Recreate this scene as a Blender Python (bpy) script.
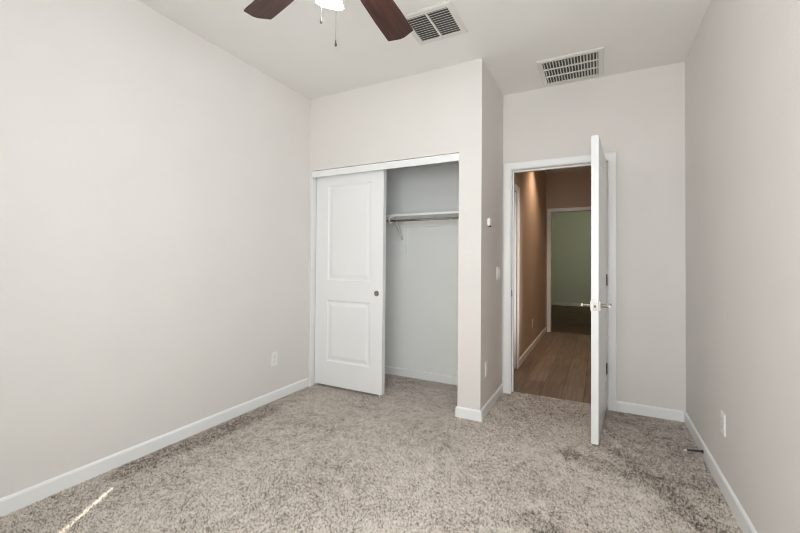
import bpy, bmesh, math
from mathutils import Matrix, Vector

for o in list(bpy.data.objects):
    bpy.data.objects.remove(o)
scene = bpy.context.scene
COL = scene.collection

# ------------------------------------------------------------------ camera
F_PX = 384.125
CAM = (2.455, 0.0, 1.194)
yaw, roll, pitch = 0.4772, 0.0087, 0.0157
r0 = Vector((math.cos(yaw), math.sin(yaw), 0))
fw = Vector((-math.sin(yaw) * math.cos(pitch), math.cos(yaw) * math.cos(pitch), math.sin(pitch)))
up0 = r0.cross(fw)
right = r0 * math.cos(roll) + up0 * math.sin(roll)
up = up0 * math.cos(roll) - r0 * math.sin(roll)
cd = bpy.data.cameras.new('camera')
cd.sensor_width = 36.0
cd.lens = F_PX / 800 * 36.0
cd.shift_y = -(266.5 - 255.37) / 800
cd.clip_start = 0.02
cam = bpy.data.objects.new('camera', cd)
COL.objects.link(cam)
cam.matrix_world = Matrix(((right.x, up.x, -fw.x, CAM[0]), (right.y, up.y, -fw.y, CAM[1]),
                           (right.z, up.z, -fw.z, CAM[2]), (0, 0, 0, 1)))
scene.camera = cam
try:
    scene.cycles.filter_width = 1.0
except Exception:
    pass

# ------------------------------------------------------------------ world, sun, window daylight, added lights, exposure
scene.view_settings.view_transform = 'Standard'
scene.view_settings.look = 'None'
scene.view_settings.gamma = 1
scene.view_settings.use_curve_mapping = False
scene.view_settings.exposure = -0.08

W_ = bpy.data.worlds.new('world')
scene.world = W_
W_.use_nodes = True
bg = W_.node_tree.nodes['Background']
bg.inputs[0].default_value = (0.75, 0.86, 1.0, 1)
bg.inputs[1].default_value = 1.0

def lamp(name, kind, loc, energy, color=(1, 1, 1), aim=None, **kw):
    d = bpy.data.lights.new(name, kind)
    d.energy = energy
    d.color = color
    for k, v in kw.items():
        setattr(d, k, v)
    o = bpy.data.objects.new(name, d)
    COL.objects.link(o)
    o.location = loc
    if aim is not None:
        o.rotation_euler = Vector(aim).to_track_quat('-Z', 'Y').to_euler()
    return o

el = math.radians(45.2)
lamp('sun', 'SUN', (5, -6, 8), 5.5, (1.0, 0.95, 0.87),
     aim=(-0.516 * math.cos(el), 0.856 * math.cos(el), -math.sin(el)), angle=0.009)
# daylight coming through the bright blind of the bedroom window behind the camera
lamp('window_daylight', 'AREA', (2.20, -0.46, 1.36), 37.0, (0.95, 0.98, 1.0), aim=(0, 1, 0.02),
     shape='RECTANGLE', size=1.3, size_y=1.1, spread=math.radians(150))
# added fill light at a made-up window in the right wall beside the camera
lamp('added_side_fill', 'AREA', (2.995, 0.40, 1.48), 12.0, (0.84, 0.95, 1.0), aim=(-1, 0, 0.02),
     shape='RECTANGLE', size=1.3, size_y=1.1, spread=math.radians(150))
# weak greenish light added to the far room, no source seen
lamp('added_far_room_light', 'AREA', (4.0, 10.2, 2.1), 8.5, (0.86, 1.0, 0.62), aim=(-1, 0.6, -0.1),
     shape='RECTANGLE', size=1.0, size_y=1.0)

# added light with a made-up source, brightens the first door of the hallway
lamp('added_hall_light', 'AREA', (2.62, 4.30, 1.15), 2.6, (1.0, 0.93, 0.86), aim=(-1, 0, -0.05),
     shape='RECTANGLE', size=0.5, size_y=1.5, spread=math.radians(50))

# ------------------------------------------------------------------ materials
def srgb(r, g, b):
    f = lambda c: (c / 255 / 12.92) if c / 255 <= 0.04045 else ((c / 255 + 0.055) / 1.055) ** 2.4
    return (f(r), f(g), f(b), 1)

def new_mat(name):
    m = bpy.data.materials.new(name)
    m.use_nodes = True
    nt = m.node_tree
    return m, nt, nt.nodes['Principled BSDF']

def nd(nt, kind, **kw):
    n = nt.nodes.new(kind)
    for k, v in kw.items():
        setattr(n, k, v)
    return n

def noise(nt, coord, scale, detail=2.0, rough=0.5):
    n = nd(nt, 'ShaderNodeTexNoise')
    n.inputs['Scale'].default_value = scale
    n.inputs['Detail'].default_value = detail
    n.inputs['Roughness'].default_value = rough
    nt.links.new(coord, n.inputs['Vector'])
    return n

def ramp(nt, fac, stops):
    n = nd(nt, 'ShaderNodeValToRGB')
    e = n.color_ramp.elements
    while len(e) < len(stops):
        e.new(0.5)
    for i, (p, c) in enumerate(stops):
        e[i].position = p
        e[i].color = c
    nt.links.new(fac, n.inputs[0])
    return n

def bump(nt, p, height, strength, dist=0.002):
    b = nd(nt, 'ShaderNodeBump')
    b.inputs['Strength'].default_value = strength
    b.inputs['Distance'].default_value = dist
    nt.links.new(height, b.inputs['Height'])
    nt.links.new(b.outputs[0], p.inputs['Normal'])
    return b

def paint(name, col, rough, bscale=0, bstr=0.0, metal=0.0, vary=0.03, bdist=0.002):
    m, nt, p = new_mat(name)
    co = nd(nt, 'ShaderNodeTexCoord').outputs['Object']
    n = noise(nt, co, 3.0, 3.0)
    c0 = tuple(x * (1 - vary) for x in col[:3]) + (1,)
    c1 = tuple(min(1, x * (1 + vary)) for x in col[:3]) + (1,)
    r = ramp(nt, n.outputs['Fac'], [(0.3, c0), (0.7, c1)])
    nt.links.new(r.outputs[0], p.inputs['Base Color'])
    p.inputs['Roughness'].default_value = rough
    p.inputs['Metallic'].default_value = metal
    if bscale:
        bump(nt, p, noise(nt, co, bscale, 2.0).outputs['Fac'], bstr, bdist)
    return m

M = {}
M['wall'] = paint('wall_paint', srgb(231, 226, 221), 0.75, 70, 0.5, vary=0.012)
M['ceiling'] = paint('ceiling_paint', srgb(242, 239, 234), 0.85, 45, 0.3, vary=0.012)
M['closet'] = paint('closet_white_paint', srgb(244, 244, 241), 0.7, 55, 0.2, vary=0.01)
M['hall'] = paint('hall_wall_tan', srgb(196, 178, 158), 0.75, 70, 0.4, vary=0.012)  # browner and darker than the bedroom walls
M['dark_carpet'] = paint('dark_carpet', srgb(118, 98, 84), 0.95, 160, 0.8, vary=0.15, bdist=0.01)
M['trim'] = paint('white_trim_paint', srgb(245, 245, 244), 0.38, vary=0.01)
M['door'] = paint('white_door_paint', srgb(243, 243, 242), 0.36, vary=0.01)
M['plastic'] = paint('white_plastic', srgb(243, 242, 238), 0.35, vary=0.01)
M['vent'] = paint('vent_enamel', srgb(228, 224, 216), 0.5, vary=0.01)
M['dark'] = paint('dark_duct', srgb(84, 84, 80), 0.8)
M['slot'] = paint('dark_slot', srgb(40, 38, 36), 0.6)
M['nickel'] = paint('brushed_nickel', srgb(158, 152, 143), 0.32, metal=1.0)
M['pull'] = paint('satin_metal_pull', srgb(150, 142, 132), 0.4, metal=0.7)
M['bronze'] = paint('dark_hinge_metal', srgb(92, 86, 78), 0.38, metal=1.0)
M['chrome'] = paint('chrome_rod', srgb(190, 188, 182), 0.18, metal=1.0)
M['spring'] = paint('spring_steel', srgb(70, 66, 62), 0.35, metal=1.0)
M['shelf'] = paint('shaded_brace_paint', srgb(212, 210, 204), 0.5, vary=0.01)  # for the brace only, its shaded side painted into the grey
M['blind'] = paint('blind_fabric', srgb(225, 222, 214), 0.8)

def carpet_mat():
    m, nt, p = new_mat('cut_pile_carpet')
    co = nd(nt, 'ShaderNodeTexCoord').outputs['Object']
    fine = noise(nt, co, 190, 1.0, 0.5)
    mid = noise(nt, co, 80, 2.0, 0.7)
    coarse = noise(nt, co, 52, 3.0, 0.75)
    patch = noise(nt, co, 13.0, 5.0, 0.75)
    big = noise(nt, co, 2.2, 3.0, 0.55)
    def mth(op, a, b=None, v=None):
        n = nd(nt, 'ShaderNodeMath', operation=op)
        nt.links.new(a, n.inputs[0])
        if b is not None: nt.links.new(b, n.inputs[1])
        if v is not None: n.inputs[1].default_value = v
        return n.outputs[0]
    def vm(op, a, v=None, out=0):
        n = nd(nt, 'ShaderNodeVectorMath', operation=op)
        nt.links.new(a, n.inputs[0])
        if v is not None: n.inputs[1].default_value = v
        return n.outputs[out]
    warp = nd(nt, 'ShaderNodeVectorMath', operation='MULTIPLY_ADD')
    nt.links.new(noise(nt, co, 14, 3.0).outputs['Color'], warp.inputs[0])
    warp.inputs[1].default_value = (0.10, 0.10, 0)
    nt.links.new(vm('ADD', co, (-0.05, -0.05, 0)), warp.inputs[2])
    def track_or_shade(ax, ay, bx_, by_, w, amp=1.0):
        """pile pressed the other way along a stroke of the vacuum cleaner; wide weak bands paint in the entry shade"""
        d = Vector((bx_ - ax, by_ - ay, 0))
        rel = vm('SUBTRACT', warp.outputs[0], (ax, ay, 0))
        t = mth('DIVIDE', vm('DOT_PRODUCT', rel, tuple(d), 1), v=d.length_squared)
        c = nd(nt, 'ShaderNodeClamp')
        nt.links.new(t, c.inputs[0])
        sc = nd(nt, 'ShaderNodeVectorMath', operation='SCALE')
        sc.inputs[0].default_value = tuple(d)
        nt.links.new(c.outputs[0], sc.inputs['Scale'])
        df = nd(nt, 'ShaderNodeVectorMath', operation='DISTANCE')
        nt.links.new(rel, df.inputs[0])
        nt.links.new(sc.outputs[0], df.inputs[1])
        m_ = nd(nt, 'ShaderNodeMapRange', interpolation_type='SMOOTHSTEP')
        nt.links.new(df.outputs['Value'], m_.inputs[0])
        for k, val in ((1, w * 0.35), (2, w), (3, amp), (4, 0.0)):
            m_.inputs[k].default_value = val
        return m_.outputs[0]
    marks_and_shade = None
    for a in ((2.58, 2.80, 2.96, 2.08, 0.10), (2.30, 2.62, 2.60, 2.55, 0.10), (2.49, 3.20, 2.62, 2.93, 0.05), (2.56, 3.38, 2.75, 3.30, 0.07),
              (0.10, 1.25, 0.12, 2.25, 0.14), (2.72, 3.35, 2.80, 2.70, 0.42, 0.55), (1.85, 3.45, 2.40, 3.40, 0.40, 0.4), (2.15, 1.90, 2.32, 1.80, 0.10)):  # the wide weak bands are shade of the entry nook put into the colour
        t_ = track_or_shade(*a)
        marks_and_shade = t_ if marks_and_shade is None else mth('MAXIMUM', marks_and_shade, t_)
    isl = nd(nt, 'ShaderNodeNewGeometry').outputs['Random Per Island']
    s = mth('ADD', mth('MULTIPLY', fine.outputs['Fac'], v=0.46), mth('MULTIPLY', mid.outputs['Fac'], v=0.32))
    s = mth('ADD', s, mth('MULTIPLY', coarse.outputs['Fac'], v=0.22))
    s = mth('ADD', mth('MULTIPLY', s, v=0.55), mth('ADD', mth('MULTIPLY', isl, v=0.125), v=0.162))
    pat = mth('ADD', mth('MULTIPLY', patch.outputs['Fac'], v=0.23), mth('MULTIPLY', big.outputs['Fac'], v=0.10))
    f = mth('ADD', s, mth('SUBTRACT', pat, v=0.165))
    f = mth('SUBTRACT', f, mth('MULTIPLY', marks_and_shade, v=0.05))
    r = ramp(nt, f, [(0.385, srgb(74, 65, 58)), (0.44, srgb(150, 138, 127)), (0.49, srgb(204, 193, 182)), (0.60, srgb(240, 232, 223))])
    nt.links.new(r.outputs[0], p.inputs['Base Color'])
    p.inputs['Roughness'].default_value = 0.95
    p.inputs['Sheen Weight'].default_value = 0.1
    p.inputs['Specular IOR Level'].default_value = 0.1
    return m
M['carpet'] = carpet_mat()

def plank_mat():
    m, nt, p = new_mat('wood_plank_floor')
    tc = nd(nt, 'ShaderNodeTexCoord').outputs['Object']
    mp = nd(nt, 'ShaderNodeMapping')
    mp.inputs['Rotation'].default_value = (0, 0, math.pi / 2)
    nt.links.new(tc, mp.inputs['Vector'])
    br = nd(nt, 'ShaderNodeTexBrick')
    br.offset = 0.37
    br.inputs['Color1'].default_value = srgb(160, 141, 126)
    br.inputs['Color2'].default_value = srgb(131, 115, 103)
    br.inputs['Mortar'].default_value = srgb(62, 50, 42)
    br.inputs['Scale'].default_value = 1.0
    br.inputs['Mortar Size'].default_value = 0.0022
    br.inputs['Brick Width'].default_value = 1.22
    br.inputs['Row Height'].default_value = 0.18
    nt.links.new(mp.outputs[0], br.inputs['Vector'])
    mp2 = nd(nt, 'ShaderNodeMapping')
    mp2.inputs['Scale'].default_value = (30, 2.2, 1)
    nt.links.new(tc, mp2.inputs['Vector'])
    g = noise(nt, mp2.outputs[0], 1.0, 5.0, 0.6)
    gr = ramp(nt, g.outputs['Fac'], [(0.3, (0.62, 0.62, 0.62, 1)), (0.7, (1.15, 1.13, 1.1, 1))])
    mx = nd(nt, 'ShaderNodeMix', data_type='RGBA', blend_type='MULTIPLY')
    mx.inputs[0].default_value = 1.0
    nt.links.new(br.outputs['Color'], mx.inputs[6])
    nt.links.new(gr.outputs[0], mx.inputs[7])
    nt.links.new(mx.outputs[2], p.inputs['Base Color'])
    p.inputs['Roughness'].default_value = 0.42
    bump(nt, p, br.outputs['Fac'], -0.3, 0.002)
    return m
M['plank'] = plank_mat()

def blade_mat():
    m, nt, p = new_mat('mahogany_blade')
    tc = nd(nt, 'ShaderNodeTexCoord').outputs['Object']
    mp = nd(nt, 'ShaderNodeMapping')
    mp.inputs['Scale'].default_value = (3.0, 42, 10)
    nt.links.new(tc, mp.inputs['Vector'])
    g = noise(nt, mp.outputs[0], 1.0, 5.0, 0.6)
    r = ramp(nt, g.outputs['Fac'], [(0.28, srgb(34, 17, 13)), (0.5, srgb(60, 31, 23)), (0.75, srgb(86, 47, 34))])
    nt.links.new(r.outputs[0], p.inputs['Base Color'])
    p.inputs['Roughness'].default_value = 0.4
    return m
M['blade'] = blade_mat()

def shade_mat():
    m, nt, p = new_mat('lit_frosted_glass')
    p.inputs['Base Color'].default_value = srgb(250, 246, 236)
    p.inputs['Roughness'].default_value = 0.5
    p.inputs['Emission Color'].default_value = (0.88, 0.93, 1.0, 1)
    p.inputs['Emission Strength'].default_value = 44.0
    return m
M['shade'] = shade_mat()

def glow_mat(name, col, s):
    m, nt, p = new_mat(name)
    p.inputs['Base Color'].default_value = (0.9, 0.88, 0.84, 1)
    p.inputs['Emission Color'].default_value = col
    p.inputs['Emission Strength'].default_value = s
    return m
M['bulb'] = glow_mat('lit_bulb', (1.0, 0.86, 0.66, 1), 12.0)
M['downlight'] = glow_mat('lit_downlight', (1.0, 0.70, 0.42, 1), 4.0)

# ------------------------------------------------------------------ mesh helpers
def root_of(o):
    while o.parent:
        o = o.parent
    return o

def obj(name, bm, mat, parent=None, smooth=False, kind=None, world=True, mats=None):
    """link a bmesh as one object; with world=True a child's vertices are given in room coordinates"""
    bmesh.ops.recalc_face_normals(bm, faces=bm.faces)
    if parent is not None and world:
        bmesh.ops.translate(bm, verts=bm.verts, vec=-root_of(parent).location)
    me = bpy.data.meshes.new(name)
    bm.to_mesh(me)
    bm.free()
    for mm in (mats or [mat]):
        me.materials.append(mm)
    if smooth:
        for p in me.polygons:
            p.use_smooth = True
        try:
            me.set_sharp_from_angle(angle=math.radians(35))
        except Exception:
            pass
    o = bpy.data.objects.new(name, me)
    COL.objects.link(o)
    if parent is not None:
        o.parent = parent
    if kind:
        o['kind'] = kind
    return o

def tag(o, label, cat=None, group=None, kind=None):
    o['label'] = label
    if cat: o['category'] = cat
    if group: o['group'] = group
    if kind: o['kind'] = kind
    return o

def empty(name, loc, rotz=0.0):
    o = bpy.data.objects.new(name, None)
    o.empty_display_size = 0.05
    COL.objects.link(o)
    o.location = loc
    o.rotation_euler = (0, 0, rotz)
    return o

def box(bm, x0, x1, y0, y1, z0, z1, bev=0.0, seg=2):
    t = bmesh.new()
    v = [t.verts.new((x, y, z)) for z in (z0, z1) for y in (y0, y1) for x in (x0, x1)]
    for f in ((0, 1, 3, 2), (4, 6, 7, 5), (0, 4, 5, 1), (2, 3, 7, 6), (0, 2, 6, 4), (1, 5, 7, 3)):
        t.faces.new([v[i] for i in f])
    if bev:
        bmesh.ops.bevel(t, geom=list(t.edges), offset=bev, segments=seg, affect='EDGES')
    merge(bm, t)
    return bm

def merge(bm, t, mat=None):
    if mat is not None:
        bmesh.ops.transform(t, matrix=mat, verts=t.verts)
    me = bpy.data.meshes.new('tmp')
    t.to_mesh(me)
    t.free()
    bm.from_mesh(me)
    bpy.data.meshes.remove(me)

def lathe(bm, prof, n=32, mat=None, closed=False):
    t = bmesh.new()
    rings = []
    for r, z in prof:
        if r < 1e-6:
            rings.append([t.verts.new((0, 0, z))])
        else:
            rings.append([t.verts.new((r * math.cos(2 * math.pi * i / n), r * math.sin(2 * math.pi * i / n), z)) for i in range(n)])
    for a, b in zip(rings[:-1], rings[1:]):
        for i in range(n):
            j = (i + 1) % n
            if len(a) == 1 and len(b) == 1: continue
            if len(a) == 1: t.faces.new((a[0], b[i], b[j]))
            elif len(b) == 1: t.faces.new((a[i], a[j], b[0]))
            else: t.faces.new((a[i], a[j], b[j], b[i]))
    merge(bm, t, mat)

def tube(bm, pts, r, n=10, cap=True):
    t = bmesh.new()
    pts = [Vector(p) for p in pts]
    rings = []
    prev = None
    for i, p in enumerate(pts):
        d = (pts[min(i + 1, len(pts) - 1)] - pts[max(i - 1, 0)]).normalized()
        if prev is None:
            a = d.orthogonal().normalized()
        else:
            a = (prev - d * prev.dot(d)).normalized()
        prev = a
        b = d.cross(a)
        rings.append([t.verts.new(p + (a * math.cos(2 * math.pi * k / n) + b * math.sin(2 * math.pi * k / n)) * r) for k in range(n)])
    for A, B in zip(rings[:-1], rings[1:]):
        for k in range(n):
            t.faces.new((A[k], A[(k + 1) % n], B[(k + 1) % n], B[k]))
    if cap:
        t.faces.new(rings[0])
        t.faces.new(rings[-1])
    merge(bm, t)

def sweep(bm, path, prof, side=1):
    """profile (offset from wall, height) swept along a 2-D polyline with mitred corners; the offset goes to the left (side=1) or right"""
    t = bmesh.new()
    P = [Vector((p[0], p[1])) for p in path]
    rings = []
    for i, p in enumerate(P):
        nrm = []
        if i > 0:
            d = (P[i] - P[i - 1]).normalized(); nrm.append(Vector((-d.y, d.x)) * side)
        if i < len(P) - 1:
            d = (P[i + 1] - P[i]).normalized(); nrm.append(Vector((-d.y, d.x)) * side)
        n = sum(nrm, Vector((0, 0)))
        n = n / n.dot(nrm[0]) if len(nrm) > 1 else nrm[0]
        rings.append([t.verts.new((p.x + n.x * o, p.y + n.y * o, z)) for o, z in prof])
    k = len(prof)
    for A, B in zip(rings[:-1], rings[1:]):
        for i in range(k):
            t.faces.new((A[i], A[(i + 1) % k], B[(i + 1) % k], B[i]))
    t.faces.new(rings[0])
    t.faces.new(rings[-1])
    merge(bm, t)

def B():
    return bmesh.new()

# ------------------------------------------------------------------ the room
W, YB, YC, YF, H = 3.041, 3.585, 2.854, -0.50, 2.743
XP, XL = 1.668, 1.489            # pier right / left
T = 0.115
def struct(name, bm, mat, label, parent=None, cat=None):
    o = obj(name, bm, mat, parent, kind='structure')
    if label: o['label'] = label
    if cat: o['category'] = cat
    return o

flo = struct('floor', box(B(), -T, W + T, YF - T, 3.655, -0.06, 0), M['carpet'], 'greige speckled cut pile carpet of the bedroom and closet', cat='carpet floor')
struct('floor', box(B(), 1.2, 4.6, 3.655, 7.16, -0.06, -0.004), M['plank'], 'dark brown wood plank floor of the hallway past the open door', cat='wood floor')
struct('floor', box(B(), 1.2, 4.6, 7.16, 11.9, -0.06, 0), M['dark_carpet'], 'dark carpet of the dim room beyond the hallway', cat='carpet floor')
struct('ceiling', box(B(), -T, W + T, YF - T, YB + T, H, H + 0.1), M['ceiling'], 'pale textured bedroom ceiling', cat='ceiling')
struct('ceiling', box(B(), 1.2, 4.6, YB + T, 11.9, H, H + 0.1), M['ceiling'], 'ceiling of the dim hallway', cat='ceiling')
struct('wall_closet_left', box(B(), -T, 0, YC + T, YB + T, 0, H), M['closet'], 'white painted left wall inside the closet', cat='wall')
struct('wall_left', box(B(), -T, 0, YF - T, YC + T, 0, H), M['wall'], 'long pale wall on the left of the bedroom', cat='wall')
SY0, SY1, SZ0, SZ1 = -0.30, 1.10, 0.90, 2.05  # opening for the added window that brightens the left wall
b = B()
box(b, W, W + T, YF - T, SY0, 0, H)
box(b, W, W + T, SY1, YB + T, 0, H)
box(b, W, W + T, SY0, SY1, 0, SZ0)
box(b, W, W + T, SY0, SY1, SZ1, H)
struct('wall_right', b, M['wall'], 'taupe looking wall along the right of the bedroom', cat='wall')

b = B()
OX0, OX1, OZ = 1.727, 2.541, 2.06     # rough opening of the bedroom door
box(b, XP - T, OX0, YB, YB + T, 0, H)
box(b, OX1, W, YB, YB + T, 0, H)
box(b, OX0, OX1, YB, YB + T, OZ, H)
struct('wall_back', b, M['wall'], 'far wall holding the doorway to the hall and the closet back', cat='wall')

struct('wall_closet_back', box(B(), 0, XP - T, YB, YB + T, 0, H), M['closet'], 'white painted back wall inside the closet', cat='wall')
b = B()
box(b, 0, 0.026, YC, YC + T, 0, 2.048)
box(b, 0, XP, YC, YC + T, 2.048, H)
box(b, XL, XP, YC, YC + T, 0, 2.048)
box(b, XP - T / 2, XP, YC + T, YB, 0, H)
struct('wall_closet_right', box(B(), XP - T, XP - T / 2, YC + T, YB, 0, H), M['closet'], 'white painted right wall inside the closet', cat='wall')
struct('wall_closet', b, M['wall'], 'wall around the closet opening with the narrow pier on its right', cat='wall')

b = B()
WX0, WX1, WZ0, WZ1 = 1.17, 2.92, 0.75, 2.05
box(b, 0, WX0, YF - T, YF, 0, H)
box(b, WX1, W, YF - T, YF, 0, H)
box(b, WX0, WX1, YF - T, YF, 0, WZ0)
box(b, WX0, WX1, YF - T, YF, WZ1, H)
struct('wall_front', b, M['wall'], 'bedroom wall with the wide window, opposite the closet', cat='wall')

# window behind the camera: frame and closed blind, a slit of sun passes at its left edge
b = B()
for a in ((WX0, WX0 + 0.012, YF - T, YF - 0.07, WZ0, WZ1), (WX1 - 0.04, WX1, YF - T, YF - 0.07, WZ0, WZ1),
          (WX0, WX1, YF - T, YF - 0.07, WZ0, WZ0 + 0.04), (WX0, WX1, YF - T, YF - 0.07, WZ1 - 0.012, WZ1)):
    box(b, *a)
wn = struct('window_1', b, M['trim'], 'wide bedroom window with closed blind opposite the closet', cat='window')
b = B()
box(b, WX0 + 0.040, WX1, YF - 0.032, YF - 0.028, WZ0 + 0.002, WZ1)
obj('blind', b, M['blind'], wn)

b = B()
for a in ((SY0, SY0 + 0.04, SZ0, SZ1), (SY1 - 0.04, SY1, SZ0, SZ1), (SY0, SY1, SZ0, SZ0 + 0.04), (SY0, SY1, SZ1 - 0.04, SZ1)):
    box(b, W + 0.07, W + T, *a)
wn = struct('added_window', b, M['trim'], 'added unseen window with closed blind in the right wall', cat='window')
b = B()
box(b, W + 0.026, W + 0.030, SY0 + 0.001, SY1 - 0.001, SZ0 + 0.001, SZ1 - 0.001)
obj('blind', b, M['blind'], wn)  # blind of the added window

# hallway and the room beyond it
b = B()
box(b, 1.64 - T, 1.64, YB + T, 3.74, 0, H)
box(b, 1.64 - T, 1.64, 3.74, 4.45, 1.99, H)
box(b, 1.64 - T, 1.64, 4.45, 7.10 + T, 0, H)
struct('wall_hall_left', b, M['hall'], 'left wall of the hallway lit by a warm downlight', cat='wall')
struct('wall_hall_right', box(B(), 2.66, 2.66 + T, YB + T, 7.10 + T, 0, H), M['hall'], 'right wall of the hallway', cat='wall')
b = B()
box(b, 1.64, 1.708, 7.10, 7.10 + T, 0, H)
box(b, 2.50, 2.66, 7.10, 7.10 + T, 0, H)
box(b, 1.708, 2.50, 7.10, 7.10 + T, 2.085, H)
struct('wall_hall_end', b, M['hall'], 'wall at the end of the hallway with a cased opening', cat='wall')
b = B()
box(b, 1.2, 4.6, 11.68, 11.8, 0, H)
box(b, 1.2, 1.3, 7.10 + T, 11.68, 0, H)
box(b, 4.5, 4.6, 7.10 + T, 11.68, 0, H)
box(b, 2.66 + T, 4.6, 7.10, 7.10 + T, 0, H)
box(b, 1.2, 1.525, 7.10, 7.10 + T, 0, H)
struct('wall_far_room', b, M['wall'], 'dim greenish wall of the room beyond the hallway', cat='wall')

# baseboards
BP = [(0, 0), (0.0125, 0), (0.0125, 0.070), (0.0105, 0.076), (0.006, 0.081), (0.0, 0.083)]
def baseboard(name, path, side, label):
    b = B()
    sweep(b, path, BP, side)
    return struct(name, b, M['trim'], label, cat='baseboard')
baseboard('baseboard_left', [(0, YF), (0, YC)], -1, 'white baseboard along the long left wall')
baseboard('baseboard_right', [(W, YF), (W, YB)], 1, 'white baseboard along the right wall')
baseboard('baseboard_back', [(2.584, YB), (W - 0.0125, YB)], -1, 'short white baseboard between door casing and right corner')
baseboard('baseboard_pier', [(XL, YC + T), (XL, YC), (XP, YC), (XP, YB)], -1, 'white baseboard wrapped around the foot of the pier')
baseboard('baseboard_closet', [(0.0, YB), (XP - T, YB)], -1, 'white baseboard along the back wall of the closet')
baseboard('baseboard_hall', [(1.64, 4.51), (1.64, 7.085)], -1, 'white baseboard on the left wall of the hallway')
baseboard('baseboard_far', [(1.3, 11.68), (4.5, 11.68)], -1, 'pale baseboard in the dim room past the hallway')

# bedroom door frame: jambs, stops and casing
def casing(b, x0, x1, ztop, y, wd=0.06, sgn=-1, z0=0.0):
    """casing around an opening x0..x1 (inner edges), on plane y, mitred, stepped profile"""
    prof = [(0.0, 0.0), (0.0, 0.009), (0.008, 0.013), (wd - 0.016, 0.016), (wd - 0.004, 0.016), (wd, 0.012), (wd, 0.0)]
    t = bmesh.new()
    rings = []
    for (px, pz, dx, dz) in ((x0, z0, -1, 0), (x0, ztop, -1, 1), (x1, ztop, 1, 1), (x1, z0, 1, 0)):
        rings.append([t.verts.new((px + dx * u, y + sgn * d, pz + dz * u)) for u, d in prof])
    for A, C in zip(rings[:-1], rings[1:]):
        for i in range(len(prof) - 1):
            t.faces.new((A[i], A[i + 1], C[i + 1], C[i]))
    t.faces.new(rings[0]); t.faces.new(rings[-1])
    merge(b, t)

JX0, JX1, JZ = 1.747, 2.524, 2.040
b = B()
box(b, OX0, JX0, YB, YB + T, 0, JZ)
box(b, JX1, OX1, YB, YB + T, 0, JZ)
box(b, OX0, OX1, YB, YB + T, JZ, OZ)
tr = struct('trim_1', b, M['trim'], 'white casing and jambs around the open bedroom doorway', cat='door frame')
b = B()
casing(b, JX0 - 0.006, JX1 + 0.000, JZ + 0.003, YB, 0.060)
obj('casing', b, M['trim'], tr, smooth=False)
b = B()
box(b, JX0, JX0 + 0.012, YB + 0.046, YB + 0.080, 0, JZ, 0.002)
box(b, JX1 - 0.012, JX1, YB + 0.046, YB + 0.080, 0, JZ, 0.002)
box(b, JX0 + 0.012, JX1 - 0.012, YB + 0.046, YB + 0.080, JZ - 0.012, JZ, 0.002)
obj('door_stop_strip', b, M['trim'], tr)
b = B()
box(b, JX0, JX0 + 0.002, YB + 0.004, YB + 0.034, 0.882, 0.940, 0.0006)
sp = obj('strike_plate', b, M['bronze'], tr)
sp['label'] = 'dark strike plate'

# hall side door casing and door slab in the left hall wall
b = B()
for (y0, y1, z0, z1) in ((4.44, 4.506, 0, 2.046), (3.742, 4.44, 1.984, 2.046)):
    box(b, 1.64, 1.657, y0, y1, z0, z1, 0.004)
t2 = struct('trim_2', b, M['trim'], 'white casing of the side door in the left hallway wall', cat='door frame')
b = B()
box(b, 1.592, 1.632, 3.742, 4.448, 0.012, 1.985, 0.002)
struct('door_3', b, M['door'], 'closed white side door in the left hallway wall', cat='door')
b = B()
casing(b, 1.722, 2.486, 2.072, 7.10, 0.060)
box(b, 1.708, 1.722, 7.10, 7.10 + T, 0, 2.085)
box(b, 2.486, 2.50, 7.10, 7.10 + T, 0, 2.085)
box(b, 1.722, 2.486, 7.10, 7.10 + T, 2.072, 2.085)
struct('trim_3', b, M['trim'], 'pale casing of the opening at the end of the hallway', cat='door frame')

# closet header board and side jamb
b = B()
box(b, 0.026, XL, YC - 0.002, YC + 0.017, 1.984, 2.043, 0.0015)
box(b, 0.030, XL, YC + 0.030, YC + T, 2.022, 2.045)
struct('trim_4', b, M['trim'], 'white header board across the top of the closet opening', cat='trim board')
b = B()
box(b, 0.026, 0.032, YC + 0.0, YC + T, 0.0, 1.984)
struct('trim_5', b, M['trim'], 'thin white jamb at the left side of the closet opening', cat='trim board')

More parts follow.
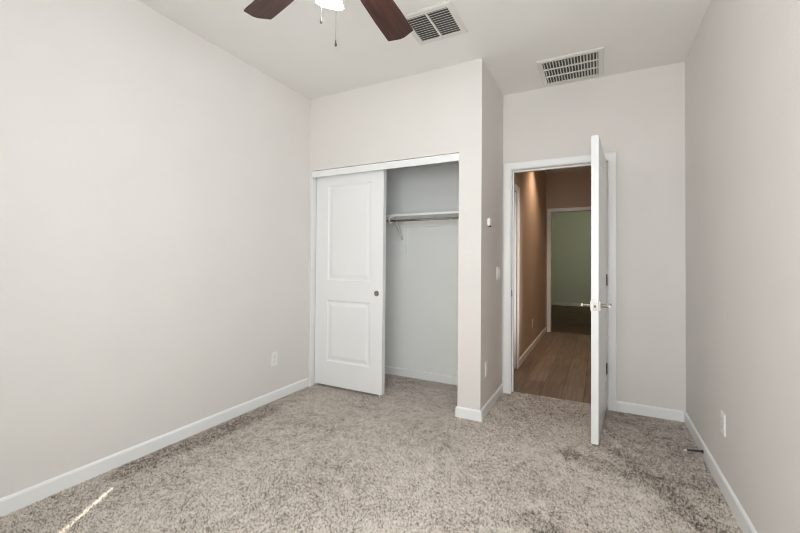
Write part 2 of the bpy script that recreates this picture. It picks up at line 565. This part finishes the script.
# carpet pile: little leaning tufts of yarn over the whole bedroom and closet floor
import numpy as np
def carpet_pile(cell=0.0061, seed=5):
    rng = np.random.default_rng(seed)
    pts = []
    for x0, x1, y0, y1 in ((0.014, W - 0.014, YF + 0.014, YC - 0.014), (XP + 0.014, W - 0.014, YC - 0.014, YB - 0.014),
                           (0.034, XL, YC - 0.014, YC + T), (0.004, XP - T - 0.002, YC + T, YB - 0.014), (JX0 + 0.002, JX1 - 0.002, YB - 0.014, 3.652)):
        gx, gy = np.meshgrid(np.arange(x0, x1, cell), np.arange(y0, y1, cell))
        q = np.stack([gx.ravel(), gy.ravel()], 1) + rng.uniform(-0.42, 0.42, (gx.size, 2)) * cell
        q[:, 0] = np.clip(q[:, 0], x0, x1); q[:, 1] = np.clip(q[:, 1], y0, y1)
        pts.append(q)
    c = np.concatenate(pts)
    n = len(c)
    a0 = rng.uniform(0, 2 * np.pi, n)
    rad = rng.uniform(0.0031, 0.0052, n)
    V = np.zeros((n, 5, 3), np.float32)
    for k in range(4):
        a = a0 + k * np.pi / 2
        V[:, k, 0] = c[:, 0] + rad * np.cos(a)
        V[:, k, 1] = c[:, 1] + rad * np.sin(a)
        V[:, k, 2] = -0.001
    V[:, 4, :2] = c + rng.normal(0, 0.0025, (n, 2))
    V[:, 4, 2] = rng.uniform(0.0045, 0.0088, n)
    base = (np.arange(n) * 5)[:, None, None]
    F = (base + np.array([[0, 1, 4], [1, 2, 4], [2, 3, 4], [3, 0, 4]])[None]).reshape(-1, 3).astype(np.int32)
    me = bpy.data.meshes.new('carpet_pile')
    me.vertices.add(n * 5)
    me.vertices.foreach_set('co', V.ravel())
    me.loops.add(F.size)
    me.loops.foreach_set('vertex_index', F.ravel())
    me.polygons.add(len(F))
    me.polygons.foreach_set('loop_start', np.arange(0, F.size, 3, dtype=np.int32))
    me.polygons.foreach_set('loop_total', np.full(len(F), 3, np.int32))
    me.update(calc_edges=True)
    me.validate()
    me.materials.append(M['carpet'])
    o = bpy.data.objects.new('carpet_pile', me)
    COL.objects.link(o)
    o.parent = flo
    o['kind'] = 'stuff'
    return o
carpet_pile()

# ------------------------------------------------------------------ panelled doors
def panel_door(w, h, t, px0, px1, panels, faces=(True, True), bev=0.002):
    """slab 0..w, 0..t (front face at y=0), 0..h with raised panels on its faces"""
    b = B()
    xs = [0, px0, px1, w]
    zs = [0]
    for z0, z1 in panels: zs += [z0, z1]
    zs.append(h)
    rings = ((0.0, 0.0), (0.007, 0.006), (0.016, 0.0085), (0.026, 0.0085), (0.052, 0.0025))
    for fi, on in enumerate(faces):
        yy = lambda d: d if fi == 0 else t - d
        for i in range(3):
            for j in range(len(zs) - 1):
                if on and i == 1 and j % 2 == 1:
                    prev = None
                    for ins, dep in rings:
                        q = [b.verts.new((x, yy(dep), z)) for x, z in ((xs[1] + ins, zs[j] + ins), (xs[2] - ins, zs[j] + ins), (xs[2] - ins, zs[j + 1] - ins), (xs[1] + ins, zs[j + 1] - ins))]
                        if prev:
                            for k in range(4):
                                b.faces.new((prev[k], prev[(k + 1) % 4], q[(k + 1) % 4], q[k]))
                        prev = q
                    b.faces.new(prev)
                else:
                    b.faces.new([b.verts.new((x, yy(0), z)) for x, z in ((xs[i], zs[j]), (xs[i + 1], zs[j]), (xs[i + 1], zs[j + 1]), (xs[i], zs[j + 1]))])
    for j in range(len(zs) - 1):
        for x in (0, w):
            b.faces.new([b.verts.new(c) for c in ((x, 0, zs[j]), (x, t, zs[j]), (x, t, zs[j + 1]), (x, 0, zs[j + 1]))])
    for i in range(3):
        for z in (0, h):
            b.faces.new([b.verts.new(c) for c in ((xs[i], 0, z), (xs[i], t, z), (xs[i + 1], t, z), (xs[i + 1], 0, z))])
    bmesh.ops.remove_doubles(b, verts=b.verts, dist=1e-5)
    return b

# bedroom door, hinged on the right jamb and swung into the room
PIN = (2.513, 3.578)
door = empty('door_1', (PIN[0], PIN[1], 0), math.radians(85.75))
tag(door, 'white two panel door standing open on edge in the bedroom doorway', 'door', kind='structure')
DW, DT = 0.762, 0.043
b = panel_door(DW, 2.012, DT, 0.125, DW - 0.125, ((0.235, 0.80), (0.995, 1.885)))
bmesh.ops.translate(b, verts=b.verts, vec=(-DW - 0.008, 0.001, 0.02))
obj('door_leaf', b, M['door'], door, world=False)
hx = -DW - 0.008 + 0.062          # lever axis, measured from the pin
hd = obj('door_handle', box(B(), hx - 0.033, hx + 0.033, -0.008, 0.001, 0.879, 0.945, 0.002), M['nickel'], door, world=False)
hd['label'] = 'brushed nickel handle'
def lever(sy, y0):
    b = B()
    tube(b, [(hx, y0, 0.912), (hx, y0 + sy * 0.052, 0.912)], 0.0105, 14)
    box(b, hx - 0.012, hx + 0.112, min(y0 + sy * 0.044, y0 + sy * 0.060), max(y0 + sy * 0.044, y0 + sy * 0.060), 0.902, 0.922, 0.004)
    return b
obj('lever', lever(-1, -0.006), M['nickel'], hd, world=False)
b = box(B(), hx - 0.033, hx + 0.033, DT + 0.001, DT + 0.010, 0.879, 0.945, 0.002)
hd2 = obj('door_handle', b, M['nickel'], door, world=False)
hd2['label'] = 'brushed nickel handle'
obj('lever', lever(1, DT + 0.008), M['nickel'], hd2, world=False)
b = box(B(), -DW - 0.0095, -DW - 0.007, 0.008, 0.036, 0.883, 0.941, 0.0006)
lp = obj('latch_plate', b, M['nickel'], door, world=False)
b = box(B(), -DW - 0.017, -DW - 0.009, 0.016, 0.028, 0.903, 0.921, 0.002)
obj('latch_bolt', b, M['bronze'], lp, world=False)
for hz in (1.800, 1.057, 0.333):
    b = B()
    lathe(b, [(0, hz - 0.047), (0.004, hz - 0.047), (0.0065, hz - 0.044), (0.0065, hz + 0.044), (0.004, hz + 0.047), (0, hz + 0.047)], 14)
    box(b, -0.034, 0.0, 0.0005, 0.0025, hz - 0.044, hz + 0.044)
    hg = obj('hinge', b, M['plastic'] if hz > 1.5 else M['bronze'], door, smooth=True, world=False)  # top hinge is white: its metal glint is put into the colour
    hg['label'] = 'hinge with its glint painted white' if hz > 1.5 else 'dark metal hinge'

# sliding closet door
CX0, CX1, CY = 0.040, 0.782, 2.912
dr = empty('door_2', (CX0, CY, 0.0))
tag(dr, 'white two panel sliding closet door at the left of the opening', 'door', kind='structure')
b = panel_door(CX1 - CX0, 1.985, 0.050, 0.140, CX1 - CX0 - 0.126, ((0.225, 0.795), (0.985, 1.872)))
bmesh.ops.translate(b, verts=b.verts, vec=(0, 0, 0.028))
obj('door_leaf', b, M['door'], dr, world=False)
b = B()
lathe(b, [(0, 0.0015), (0.017, 0.0015), (0.020, 0.004), (0.024, 0.004), (0.0255, 0.0005), (0.0255, -0.002)], 28,
      Matrix.Translation((0.734 - 0.054, 0, 0.910)) @ Matrix.Rotation(math.radians(90), 4, 'X'))
fp = obj('finger_pull', b, M['pull'], dr, smooth=True, world=False)
fp['label'] = 'round metal finger pull'
b = box(B(), 0.716, 0.730, -0.006, 0.0, 0.0, 0.034, 0.002)
fg = obj('floor_guide', b, M['plastic'], dr, world=False)

# ------------------------------------------------------------------ closet fittings
sh = empty('closet_shelf', (0.78, YB, 1.63))
tag(sh, 'white wooden shelf spanning the closet above the hanging rod', 'shelf')
b = box(B(), 0.0, XP - T, 3.284, YB, 1.630, 1.652, 0.0012)
obj('shelf_board', b, M['closet'], sh)
b = box(B(), 0.0, XP - T, YB - 0.018, YB, 1.548, 1.630, 0.0012)
obj('cleat', b, M['closet'], sh)
b = box(B(), 0.592, 0.684, YB - 0.020, YB, 1.284, 1.548, 0.0015)
obj('backing_block', b, M['closet'], sh)
b = box(B(), 0.629, 0.647, YB - 0.024, YB - 0.020, 1.395, 1.548, 0.001)
box(b, 0.629, 0.647, 3.30, YB - 0.018, 1.6262, 1.6300)
bk = obj('bracket', b, M['plastic'], sh)
b = B()
tube(b, [(0.638, YB - 0.022, 1.424), (0.638, 3.385, 1.626)], 0.0115, 10)
obj('brace', b, M['shelf'], bk)  # grey holds the shaded side of the white brace
b = B()
tube(b, [(0.638, 3.335, 1.627), (0.638, 3.290, 1.622), (0.638, 3.278, 1.605), (0.638, 3.279, 1.585), (0.638, 3.290, 1.571), (0.638, 3.306, 1.570), (0.638, 3.318, 1.578)], 0.0085, 10)
obj('rod_hook', b, M['plastic'], bk)
b = B()
tube(b, [(0.0, 3.302, 1.589), (XP - T, 3.302, 1.589)], 0.0105, 20)
rd = obj('closet_rod', b, M['chrome'], None, smooth=True)
tag(rd, 'shiny metal hanging rod under the closet shelf', 'rod')

# ------------------------------------------------------------------ wall plates
def frame_on(pos, normal):
    n = Vector(normal).normalized()
    up_ = Vector((0, 0, 1))
    r = up_.cross(n)
    return Matrix(((r.x, up_.x, n.x, pos[0]), (r.y, up_.y, n.y, pos[1]), (r.z, up_.z, n.z, pos[2]), (0, 0, 0, 1)))

def xf(b, m):
    bmesh.ops.transform(b, matrix=m, verts=b.verts)
    return b

def outlet(pos, normal, label):
    t = empty('power_outlet', pos)
    tag(t, label, 'outlet', 'white duplex outlets low on the walls')
    m = frame_on(pos, normal)
    obj('cover_plate', xf(box(B(), -0.036, 0.036, -0.058, 0.058, 0, 0.006, 0.0022), m), M['plastic'], t)
    for s in (-1, 1):
        so = obj('socket', xf(box(B(), -0.017, 0.017, s * 0.0205 - 0.0145, s * 0.0205 + 0.0145, 0.005, 0.0078, 0.001), m), M['plastic'], t)
        b = B()
        for x in (-0.0065, 0.0065):
            box(b, x - 0.0012, x + 0.0012, s * 0.0205 - 0.002, s * 0.0205 + 0.007, 0.0074, 0.0081)
        box(b, -0.0022, 0.0022, s * 0.0205 - 0.010, s * 0.0205 - 0.006, 0.0074, 0.0081)
        obj('slots', xf(b, m), M['slot'], so)
    b = B()
    lathe(b, [(0, 0.0075), (0.0025, 0.0072), (0.0032, 0.0055)], 12)
    obj('screw', xf(b, m), M['nickel'], t)
    return t
outlet((0, 2.428, 0.356), (1, 0, 0), 'white outlet low on the long left wall near the closet door')
outlet((W, 2.594, 0.356), (-1, 0, 0), 'white outlet low on the right wall above the baseboard')
outlet((XP, 3.012, 0.354), (1, 0, 0), 'white outlet low on the shaded side of the pier')
outlet((1.64, 5.58, 0.356), (1, 0, 0), 'white outlet low on the brown hallway wall past the doorway')

pos = (XP, 3.405, 1.098)
sw = empty('light_switch', pos)
tag(sw, 'white wall switch on the pier side beside the doorway', 'switch')
m = frame_on(pos, (1, 0, 0))
obj('cover_plate', xf(box(B(), -0.058, 0.058, -0.058, 0.058, 0, 0.006, 0.0022), m), M['plastic'], sw)
for x in (-0.023, 0.023):
    b = xf(box(B(), -0.016, 0.016, -0.033, 0.033, 0.004, 0.0095, 0.0015), Matrix.Translation((x, 0, 0)) @ Matrix.Rotation(math.radians(4), 4, 'X'))
    obj('rocker', xf(b, m), M['plastic'], sw)

pos = (XP, 3.062, 1.512)
th = empty('wall_sensor', pos)
tag(th, 'small white sensor box high on the shaded side of the pier', 'sensor')
m = frame_on(pos, (1, 0, 0))
obj('casing', xf(box(B(), -0.034, 0.034, -0.028, 0.034, 0, 0.022, 0.005, 3), m), M['plastic'], th)
obj('sensor_window', xf(box(B(), -0.020, 0.020, -0.033, -0.022, 0.003, 0.0205, 0.002), m), M['slot'], th)

# spring door stop on the right baseboard
ds = empty('door_stop', (W - 0.0125, 2.985, 0.036))
tag(ds, 'spring door stop with white tip on the right baseboard', 'door stop')
b = B()
X0, ZS = W - 0.0125, 0.036
lathe(b, [(0, 0.0), (0.012, 0.0), (0.012, 0.003), (0.006, 0.006), (0, 0.006)], 16, Matrix.Translation((X0, 2.985, ZS)) @ Matrix.Rotation(math.radians(-90), 4, 'Y'))
obj('base', b, M['spring'], ds, smooth=True)
b = B()
n = 22 * 8
tube(b, [(X0 - 0.004 - 0.080 * i / n, 2.985 + (0.0062 - 0.002 * i / n) * math.cos(2 * math.pi * i / 8), ZS - 0.010 * (i / n) ** 2 + (0.0062 - 0.002 * i / n) * math.sin(2 * math.pi * i / 8)) for i in range(n + 1)], 0.0016, 6)
obj('spring', b, M['spring'], ds, smooth=True)
b = B()
lathe(b, [(0, 0.0), (0.0062, 0.0), (0.0068, 0.004), (0.0062, 0.012), (0.003, 0.014), (0, 0.014)], 16, Matrix.Translation((X0 - 0.082, 2.985, ZS - 0.010)) @ Matrix.Rotation(math.radians(-90), 4, 'Y'))
tp = obj('tip', b, M['plastic'], ds, smooth=True)
tp['label'] = 'white rubber tip'

# ------------------------------------------------------------------ ceiling vents
def vent_frame(t, x0, x1, y0, y1, ix0, ix1, iy0, iy1):
    b = B()
    zt, zl = H, H - 0.010
    o_ = [(x0, y0), (x1, y0), (x1, y1), (x0, y1)]
    e_ = 0.008
    p_ = [(x0 + e_, y0 + e_), (x1 - e_, y0 + e_), (x1 - e_, y1 - e_), (x0 + e_, y1 - e_)]
    i_ = [(ix0, iy0), (ix1, iy0), (ix1, iy1), (ix0, iy1)]
    rings = [[b.verts.new((x, y, z)) for x, y in q] for q, z in ((o_, zt), (o_, zt - 0.003), (p_, zl), (i_, zl), (i_, zt - 0.0005))]
    for A, C in zip(rings[:-1], rings[1:]):
        for k in range(4):
            b.faces.new((A[k], A[(k + 1) % 4], C[(k + 1) % 4], C[k]))
    return obj('frame', b, M['vent'], t)

def slat(b, axis, c, a0, a1, z, wd, th, ang):
    """thin tilted louvre running along axis between a0 and a1, centred at c on the other axis"""
    q = box(B(), -wd / 2, wd / 2, a0, a1, -th / 2, th / 2)
    m_ = Matrix.Rotation(ang, 4, 'Y')
    bmesh.ops.transform(q, matrix=m_, verts=q.verts)
    if axis == 'x':
        bmesh.ops.transform(q, matrix=Matrix.Rotation(math.radians(-90), 4, 'Z'), verts=q.verts)
        bmesh.ops.translate(q, verts=q.verts, vec=(0, c, z))
    else:
        bmesh.ops.translate(q, verts=q.verts, vec=(c, 0, z))
    me = bpy.data.meshes.new('tmp'); q.to_mesh(me); q.free(); b.from_mesh(me); bpy.data.meshes.remove(me)

v1 = empty('ceiling_vent', (1.50, 2.30, H))
tag(v1, 'white ceiling register with two columns of louvres beside the fan blade', 'vent')
vent_frame(v1, 1.325, 1.675, 2.128, 2.478, 1.360, 1.640, 2.165, 2.442)
obj('backing', box(B(), 1.352, 1.648, 2.157, 2.450, H - 0.0012, H - 0.0002), M['dark'], v1)
obj('divider', box(B(), 1.494, 1.506, 2.165, 2.442, H - 0.011, H - 0.001), M['vent'], v1)
for (xa, xb) in ((1.360, 1.494), (1.506, 1.640)):
    b = B()
    for i in range(12):
        slat(b, 'x', 2.177 + i * 0.0232, xa, xb, H - 0.0065, 0.0125, 0.0014, math.radians(25))
    obj('louvres', b, M['vent'], v1)

v2 = empty('ceiling_vent', (2.26, 3.31, H))
tag(v2, 'square white ceiling return grille with three rows of slats above the doorway', 'vent')
vent_frame(v2, 2.028, 2.490, 3.084, 3.548, 2.064, 2.453, 3.122, 3.502)
obj('backing', box(B(), 2.056, 2.461, 3.114, 3.510, H - 0.0012, H - 0.0002), M['dark'], v2)
rows = [(3.122, 3.2447), (3.2527, 3.3715), (3.3795, 3.502)]
for k, (ya, yb) in enumerate(rows):
    b = B()
    for i in range(18):
        slat(b, 'y', 2.075 + i * 0.0216, ya, yb, H - 0.0065, 0.0125, 0.0014, math.radians(45))
    obj('louvres', b, M['vent'], v2)
    if k < 2:
        obj('divider', box(B(), 2.064, 2.453, yb, rows[k + 1][0], H - 0.011, H - 0.001), M['vent'], v2)

# ------------------------------------------------------------------ hallway downlight
hl = empty('recessed_downlight', (1.95, 5.52, H))
tag(hl, 'warm recessed downlight in the hallway ceiling', 'ceiling light')
b = B()
lathe(b, [(0.055, H - 0.001), (0.075, H - 0.001), (0.078, H - 0.004), (0.055, H - 0.006), (0.055, H - 0.001)], 32, Matrix.Translation((1.95, 5.52, 0)))
obj('trim_ring', b, M['plastic'], hl, smooth=True)
b = B()
lathe(b, [(0, H - 0.003), (0.055, H - 0.003)], 32, Matrix.Translation((1.95, 5.52, 0)))
obj('lens', b, M['downlight'], hl)
lamp('downlight_beam', 'SPOT', (1.95, 5.52, H - 0.02), 74.0, (1.0, 0.69, 0.49), aim=(0, 0, -1), spot_size=math.radians(125), spot_blend=0.8, shadow_soft_size=0.11)

# ------------------------------------------------------------------ ceiling fan
FX, FY, ZB = 1.570, 1.180, 2.400
fan = empty('ceiling_fan', (FX, FY, H))
tag(fan, 'ceiling fan with mahogany blades and lit frosted glass shades', 'ceiling fan')
def lz(name, prof, mat, n=40):
    b = B()
    lathe(b, [(r, z - H) for r, z in prof], n)
    return obj(name, b, mat, fan, smooth=True, world=False)
lz('canopy', [(0, H), (0.068, H), (0.070, H - 0.012), (0.060, H - 0.035), (0.030, H - 0.058), (0.014, H - 0.060), (0, H - 0.060)], M['bronze'])
lz('downrod', [(0, H - 0.055), (0.013, H - 0.055), (0.013, 2.545), (0, 2.545)], M['bronze'], 20)
lz('motor_housing', [(0, 2.555), (0.045, 2.552), (0.105, 2.520), (0.118, 2.490), (0.118, 2.440), (0.105, 2.412), (0.075, 2.398), (0.070, 2.388), (0, 2.388)], M['bronze'])
lz('light_hub', [(0, 2.390), (0.055, 2.388), (0.060, 2.375), (0.060, 2.325), (0.048, 2.300), (0.020, 2.288), (0.010, 2.270), (0, 2.268)], M['bronze'])
PITCH = math.radians(-11)
def blade_bm():
    b = B()
    out = [(0.17, -0.050), (0.30, -0.062), (0.46, -0.070), (0.60, -0.073), (0.625, -0.072), (0.648, -0.012), (0.648, 0.012), (0.625, 0.072), (0.60, 0.073), (0.46, 0.070), (0.30, 0.062), (0.17, 0.050), (0.155, 0.0)]
    vt = [b.verts.new((x, y, 0.003)) for x, y in out]
    vb = [b.verts.new((x, y, -0.003)) for x, y in out]
    b.faces.new(vt)
    b.faces.new(vb[::-1])
    for i in range(len(out)):
        j = (i + 1) % len(out)
        b.faces.new((vt[i], vb[i], vb[j], vt[j]))
    bmesh.ops.transform(b, matrix=Matrix.Rotation(PITCH, 4, 'X'), verts=b.verts)
    return b
me0 = ma0 = None
for i in range(5):
    ang = math.radians((95.0, 165.6, 239.0, 311.0, 23.0)[i])
    if me0 is None:
        bo = obj('blade', blade_bm(), M['blade'], fan, world=False)
        me0 = bo.data
        b = box(B(), 0.085, 0.20, -0.014, 0.014, 0.004, 0.010, 0.002)
        box(b, 0.17, 0.235, -0.036, 0.036, 0.0045, 0.0085, 0.002)
        bmesh.ops.transform(b, matrix=Matrix.Rotation(PITCH, 4, 'X'), verts=b.verts)
        bi = obj('blade_iron', b, M['bronze'], bo, world=False)
        ma0 = bi.data
    else:
        bo = bpy.data.objects.new('blade', me0); COL.objects.link(bo); bo.parent = fan
        bi = bpy.data.objects.new('blade_iron', ma0); COL.objects.link(bi); bi.parent = bo
    bo.location = (0, 0, ZB - H)
    bo.rotation_euler = (0, 0, ang)
for i in range(3):
    a = math.radians(143 + 120 * i)
    ca, sa = math.cos(a), math.sin(a)
    tilt = Matrix.Rotation(math.radians(22), 4, Vector((sa, -ca, 0)))     # mouth leans outwards
    base = Vector((0.088 * ca, 0.088 * sa, 2.338 - H))
    m_ = Matrix.Translation(base) @ tilt
    b = B()
    tube(b, [(0.05 * ca, 0.05 * sa, 2.350 - H), (0.072 * ca, 0.072 * sa, 2.362 - H), (0.086 * ca, 0.086 * sa, 2.352 - H), tuple(base)], 0.008, 10)
    lathe(b, [(0, 0.006), (0.018, 0.004), (0.022, -0.006), (0.022, -0.020), (0, -0.020)], 24, m_)
    arm = obj('light_arm', b, M['bronze'], fan, smooth=True, world=False)
    b = B()
    prof = [(0.024, -0.012), (0.030, -0.025), (0.037, -0.045), (0.043, -0.065), (0.051, -0.085), (0.058, -0.098), (0.0565, -0.0985), (0.0495, -0.085), (0.0415, -0.065), (0.0355, -0.045), (0.0285, -0.025), (0.0225, -0.012), (0.024, -0.012)]
    lathe(b, prof, 40, m_)
    s_ = obj('lamp_shade', b, M['shade'], fan, smooth=True, world=False)
    s_['label'] = 'glowing frosted glass shade'
    b = B()
    lathe(b, [(0, -0.020), (0.011, -0.022), (0.013, -0.034), (0.021, -0.052), (0.021, -0.062), (0.014, -0.075), (0, -0.080)], 24, m_)
    obj('bulb', b, M['bulb'], s_, smooth=True, world=False)
for (dx, dy, zt, ze) in ((-0.055, -0.034, 2.315, 2.100), (0.020, -0.040, 2.318, 1.990)):
    b = B()
    n = int((zt - ze - 0.02) / 0.006)
    tube(b, [(dx * 0.9, dy * 0.9, zt - H), (dx, dy, zt - 0.02 - H), (dx, dy, ze + 0.020 - H)], 0.0008, 6)
    for i in range(n):
        q = B()
        bmesh.ops.create_icosphere(q, subdivisions=1, radius=0.0016)
        merge(b, q, Matrix.Translation((dx, dy, zt - 0.022 - i * 0.006 - H)))
    pc = obj('pull_chain', b, M['nickel'], fan, world=False)
    b = B()
    lathe(b, [(0, 0.022), (0.002, 0.021), (0.0028, 0.012), (0.0046, 0.005), (0.0046, 0.001), (0.002, -0.003), (0, -0.003)], 14, Matrix.Translation((dx, dy, ze - H)))
    obj('fob', b, M['bronze'], pc, smooth=True, world=False)
